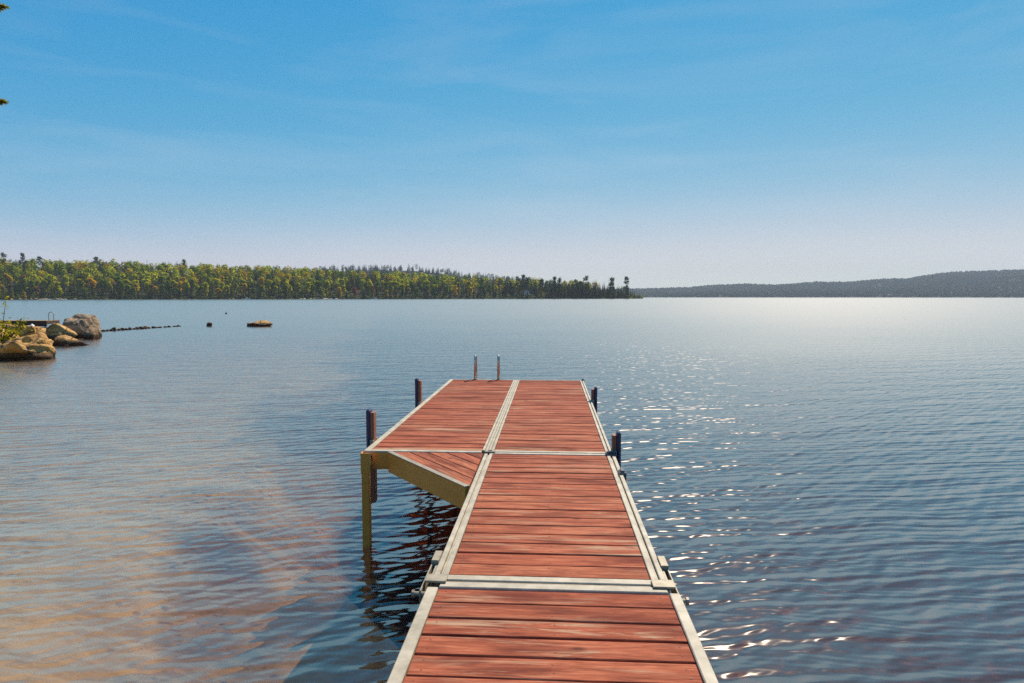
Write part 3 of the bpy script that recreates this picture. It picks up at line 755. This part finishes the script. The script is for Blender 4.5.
bu=MB(); lathe(bu,[(0,-.2),(.14,-.15),(.17,0),(.15,.14),(.05,.24),(.035,.34),(0,.35)]); o=bu.build('buoy',M['float'],smooth=True); o.scale=(.75,.75,.75); o.location=P(226.3,86,.02); tag(o,'tiny dark buoy alone on the open water beyond the lone flat rock','buoy')

# ------------------------------------------------------------------ shrub and pine at the left frame edge
def land(p): p.z=max(bed_z(p.x,p.y),-.1); return p
rnd=random.Random(21)
sh=tag(empty('shrub',land(P(-3,24.2))),'yellow-green leafy shrub on the rocks at the left frame edge','shrub')
st=MB(); lf=MB()
for i in range(16):
    a=rnd.uniform(0,6.28); L=rnd.uniform(.5,1.15) ; tip=Vector((math.cos(a)*L*.6,math.sin(a)*L*.6,L*1.15))
    if i==0: tip=Vector((.38,-.1,1.75))
    st.tube([(0,0,-.2),tip*.5+Vector((0,0,.1)),tip],[.02,.012,.004],5)
    for j in range(46 if i else 12):
        k=rnd.uniform(.35,1.0) if i else rnd.uniform(.88,1.02)
        c=tip*k+Vector((rnd.gauss(0,.11),rnd.gauss(0,.11),rnd.gauss(0,.09)))*(1 if i else .6); leaf_quad(lf,c,rnd.uniform(.035,.075),(rnd.gauss(0,1),rnd.gauss(0,1),1.2),rnd)
st.build('stem',M['trunk'],sh); sh.scale=(1.35,1.35,1.25); M['shrub']=mat_leaf('shrub_leaves',(.22,.22,.012),(.52,.46,.03),.55,2); lf.build('foliage',M['shrub'],sh)
# pine whose branch tips reach into the picture
Zp=21.0; base=land(P(-62,Zp)); base.z-=.1
pn=tag(empty('shore_pine',base),'pine outside the left edge whose two branch tips reach into the sky','tree')
tr=MB(); nd=MB(); tr.tube([(0,0,-.3),(.05,0,5),(0,.05,11),(0,0,15.5)],[.2,.16,.09,.02],8)
cy,sy=math.cos(YAW),math.sin(YAW)
def needles(c,d,n,L):
    for j in range(n):
        v=(d+Vector((rnd.gauss(0,.6),rnd.gauss(0,.6),rnd.gauss(0,.45)))).normalized(); s=v.cross(Vector((rnd.gauss(0,1),rnd.gauss(0,1),rnd.gauss(0,1)))).normalized()*.012
        nd.quad(c-s,c+s,c+v*L+s*.3,c+v*L-s*.3)
def limb(z,ang,L,dens=14):
    d=Vector((math.cos(ang),math.sin(ang),0)); r0=Vector((0,0,z)); tip=r0+d*L+Vector((0,0,.06*L)); mid=r0+d*L*.5+Vector((0,0,-.04*L))
    tr.tube([r0,mid,tip],[.035,.022,.006],5)
    for j in range(int(dens*L)):
        k=rnd.uniform(.3,1.0)**.7; c=r0.lerp(tip,k)+Vector((0,0,-.10*L*math.sin(math.pi*k)*.4)); w=L*.30*(1.05-k)
        e=c+Vector((-d.y,d.x,0))*rnd.uniform(-w,w)+d*rnd.uniform(0,.15)+Vector((0,0,rnd.uniform(-.04,.06)))
        tr.tube([c,e],[.008,.004],4,False); needles(e,d+(e-c),18,rnd.uniform(.07,.12))
def ztop(ypx): return (297-ypx)/FPX*Zp+CAM_H-base.z
edge=62/FPX*Zp
limb(ztop(100)-.36,YAW,edge+.42,44); limb(ztop(8)-.47,YAW-.02,edge+.66,44)
for i in range(95):
    z=rnd.uniform(2.6,14.8); ang=rnd.uniform(0,6.283); L=min(1.25,1.55*(1.1-z/16)+.2)
    limb(z,ang,L*rnd.uniform(.75,1.1),9)
tr.build('trunk',M['trunk'],pn); nd.build('crown',M['nd_near'],pn)

# ------------------------------------------------------------------ small things on the far shores
def cabin(px,Z,z,w,d,h,label,wall,rz=0,ridge=1.9):
    o=tag(empty('cabin',P(px,Z,z),YAW+rz),label,'cabin')
    b=MB(); b.box(-w/2,w/2,0,d,-1,h)
    n=len(b.v); 
    b.tri((-w/2,0.001,h),(w/2,0.001,h),(0,.001,h+ridge)); b.tri((w/2,d-.001,h),(-w/2,d-.001,h),(0,d-.001,h+ridge)); b.build('wall',M[wall],o)
    r=MB()
    for s in (-1,1):
        r.prism([(0,-.5),(s*(w/2+.5),-.5),(s*(w/2+.5),d+.5),(0,d+.5)][::s],0,.18)
        m=len(r.v)-8
        for i in range(m,m+8):
            x,y,zz=r.v[i]; r.v[i]=(x,y,zz+h+ridge-abs(x)*ridge/(w/2)+.02)
    r.build('roof',M['roofing'],o)
    for x in (-w*.25,w*.25):
        g=MB(); g.box(x-.6,x+.6,-.06,-.01,h*.35,h*.8); f=g.build('window',M['glass'],o)
    g=MB(); g.box(-.5,.5,-.07,-.012,0,2.0); g.build('door',M['brownpost'],o)
cabin(527,shoreZ(527)+9,gl_h(527,9)+5.2,6.5,6,3.0,'small pale cabin half hidden in the trees of the wooded point','siding',.2,1.6)
cabin(890,hillZ(890)+35,5,13,10,5,'left of two tiny white lake houses at the foot of the far hills','white',.3,3.5)
cabin(903,hillZ(903)+25,3,15,10,6,'right and larger of two tiny white lake houses below the far hills','white',-.2,4)
cabin(941,hillZ(941)+15,1.5,20,9,4,'low tan lake house at the water below the far hills','brownsiding',.1,3)
def boat(px,L,label,rz):
    Z=shoreZ(px)-9; o=tag(empty('boat',P(px,Z,0),YAW+rz),label,'boat'); b=MB()
    st=[(-.5,.9),(-.2,1.0),(.15,.95),(.36,.6),(.5,.04)]; n0=0
    for k,wd in st:
        x=k*L; hb=L*.14*wd; sh_=.55+.35*max(0,k); b.v += [(x,-hb,sh_+.25),(x,-hb*.75,-.1),(x,hb*.75,-.1),(x,hb,sh_+.25)]
    for i in range(len(st)-1):
        for j in range(3): b.f.append((i*4+j,(i+1)*4+j,(i+1)*4+j+1,i*4+j+1)); b.mi.append(0)
    b.f += [(0,1,2,3)]; b.mi.append(0)
    for i in range(len(st)-1): b.f.append((i*4+3,(i+1)*4+3,(i+1)*4,i*4)); b.mi.append(0)
    b.build('hull',M['white'],o)
    c=MB(); c.prism([(-.12*L,-.09*L),(.14*L,-.07*L),(.14*L,.07*L),(-.12*L,.09*L)],.8,1.5+L*.03); c.build('cabin_top',M['siding'],o,bevel=.08)
    w=MB(); w.prism([(.141*L,-.065*L),(.16*L,-.06*L),(.16*L,.06*L),(.141*L,.065*L)],.9,1.45); w.build('windscreen',M['glass'],o)
    m=MB(); m.box(-.54*L,-.505*L,-.2,.2,-.2,1.1); m.build('outboard_motor',M['float'],o,bevel=.03)
boat(247,8.5,'small white motorboat moored below the trees of the far shore',.25)
boat(375,7,'pale low boat at the far shore right of the red maple',-.3)
def patch(name,px0,px1,t0,t1,mat,label,cat):
    b=MB(); n=10
    for i in range(n):
        a=px0+(px1-px0)*i/n; c=px0+(px1-px0)*(i+1)/n
        q=[P(a,shoreZ(a)+t0,.16),P(c,shoreZ(c)+t0,.16),P(c,shoreZ(c)+t1,.9),P(a,shoreZ(a)+t1,.9)]
        b.quad(*q)
    o=b.build(name,M[mat]); tag(o,label,cat,kind='structure'); return o
M['sand']=mat_plain('pale_sand',(.34,.28,.19),(.48,.41,.30),.6,.9)
patch('beach',322,338,-1,1.8,'sand',None,None); patch('beach',300,306,-1.2,1.8,'sand',None,None); patch('beach',40,68,-1.2,1.6,'sand',None,None)
rnd=random.Random(77)
for i in range(34):
    px=rnd.uniform(-20,640); w=rnd.uniform(1.4,3.6); o=link('shore_boulder',rock_mesh(100+i%6,w*.6,w*.5,w*.36,sub=2,mat='greyrock' if i%3 else 'rock') if i<6 else bpy.data.objects['shore_boulder' if i%6==0 else 'shore_boulder.%03d'%(i%6)].data,None,P(px,shoreZ(px)-rnd.uniform(.5,2.5),.15))
    s=1 if i<6 else rnd.uniform(.7,1.2); o.scale=(s,s,s); o.rotation_euler=(0,0,rnd.uniform(0,6.28))
    tag(o,'pale boulder under the far shore trees, '+stretch(px),'rock','boulders along the far shore, '+stretch(px))

# ------------------------------------------------------------------ haze
b=MB(); b.box(-4950,4950,-62,5200,-15,232)
t=NT('lake_haze'); pv=t.n('ShaderNodeVolumePrincipled'); pv.inputs['Color'].default_value=(.82,.92,1,1); pv.inputs['Density'].default_value=.00010; pv.inputs['Anisotropy'].default_value=0.0
t.l(pv.outputs[0],t.out.inputs['Volume'])
tag(b.build('haze',t.m),kind='stuff')

# ------------------------------------------------------------------ light, sky, camera
sd=bpy.data.lights.new('sun','SUN'); sd.energy=4.2; sd.angle=R(.5); sd.color=(1,.86,.70)
so=link('sun',sd); so.rotation_euler=Vector((math.sin(SUN_AZ)*math.cos(SUN_EL),math.cos(SUN_AZ)*math.cos(SUN_EL),math.sin(SUN_EL))).to_track_quat('Z','Y').to_euler()
w=bpy.data.worlds.new('World'); scene.world=w; w.use_nodes=True; nt=w.node_tree; nt.nodes.clear()
sky=nt.nodes.new('ShaderNodeTexSky'); sky.sky_type='NISHITA'; sky.sun_disc=False; sky.sun_elevation=SUN_EL; sky.sun_rotation=SUN_AZ
sky.altitude=100; sky.air_density=1.0; sky.dust_density=0.0; sky.ozone_density=1.5
bg=nt.nodes.new('ShaderNodeBackground'); bg.inputs[1].default_value=.10; wo=nt.nodes.new('ShaderNodeOutputWorld')
# thin cirrus veils
tc=nt.nodes.new('ShaderNodeTexCoord'); mp=nt.nodes.new('ShaderNodeMapping'); mp.inputs['Rotation'].default_value=(0,R(-16),R(20)); mp.inputs['Scale'].default_value=(1.3,1.5,9)
cn=nt.nodes.new('ShaderNodeTexNoise'); cn.inputs['Scale'].default_value=2.1; cn.inputs['Detail'].default_value=7; cn.inputs['Distortion'].default_value=.5
cr=nt.nodes.new('ShaderNodeValToRGB'); cr.color_ramp.elements[0].position=.45; cr.color_ramp.elements[0].color=(0,0,0,1); cr.color_ramp.elements[1].position=.8; cr.color_ramp.elements[1].color=(.17,.17,.17,1)
mx=nt.nodes.new('ShaderNodeMix'); mx.data_type='RGBA'; mx.inputs[7].default_value=(4.4,4.6,4.9,1)
L=nt.links.new
L(tc.outputs['Generated'],mp.inputs[0]); L(mp.outputs[0],cn.inputs['Vector']); L(cn.outputs['Fac'],cr.inputs[0]); L(cr.outputs[0],mx.inputs[0])
sp=nt.nodes.new('ShaderNodeSeparateColor'); cb=nt.nodes.new('ShaderNodeCombineColor'); L(sky.outputs[0],sp.inputs[0])
for i,(g,k) in enumerate(((2.7,.665),(.68,.665),(.20,.695))):
    a=nt.nodes.new('ShaderNodeMath'); a.operation='MULTIPLY'; a.inputs[1].default_value=.1; L(sp.outputs[i],a.inputs[0])
    p=nt.nodes.new('ShaderNodeMath'); p.operation='POWER'; p.inputs[1].default_value=g; L(a.outputs[0],p.inputs[0])
    if i==0:      # air near the horizon saturates towards white
        for op,v in (('MULTIPLY',-4.8),('EXPONENT',0),('SUBTRACT',1)):
            e=nt.nodes.new('ShaderNodeMath'); e.operation=op
            if op=='SUBTRACT': e.inputs[0].default_value=1; L(p.outputs[0],e.inputs[1])
            else: e.inputs[1].default_value=v; L(p.outputs[0],e.inputs[0])
            p=e
    q=nt.nodes.new('ShaderNodeMath'); q.operation='MULTIPLY'; q.inputs[1].default_value=k*10/1.516; L(p.outputs[0],q.inputs[0]); L(q.outputs[0],cb.inputs[i])
L(cb.outputs[0],mx.inputs[6]); L(mx.outputs[2],bg.inputs[0]); L(bg.outputs[0],wo.inputs[0])

cd=bpy.data.cameras.new('camera'); cd.sensor_width=36; cd.lens=FPX/1024*36; cd.clip_start=.05; cd.clip_end=20000
co=link('camera',cd,None,(0,0,CAM_H)); co.rotation_euler=(math.pi/2-PITCH,0,YAW); scene.camera=co
scene.view_settings.view_transform='Standard'; scene.view_settings.look='None'; scene.view_settings.gamma=1; scene.view_settings.exposure=0.68
cy=scene.cycles; scene.render.engine='CYCLES'
cy.use_denoising=False; cy.max_bounces=8; cy.volume_bounces=0; cy.transparent_max_bounces=8; cy.sample_clamp_indirect=6; cy.sample_clamp_direct=1.1; cy.caustics_reflective=False; cy.caustics_refractive=False
print('trees',cnt,'objects',len(bpy.data.objects))
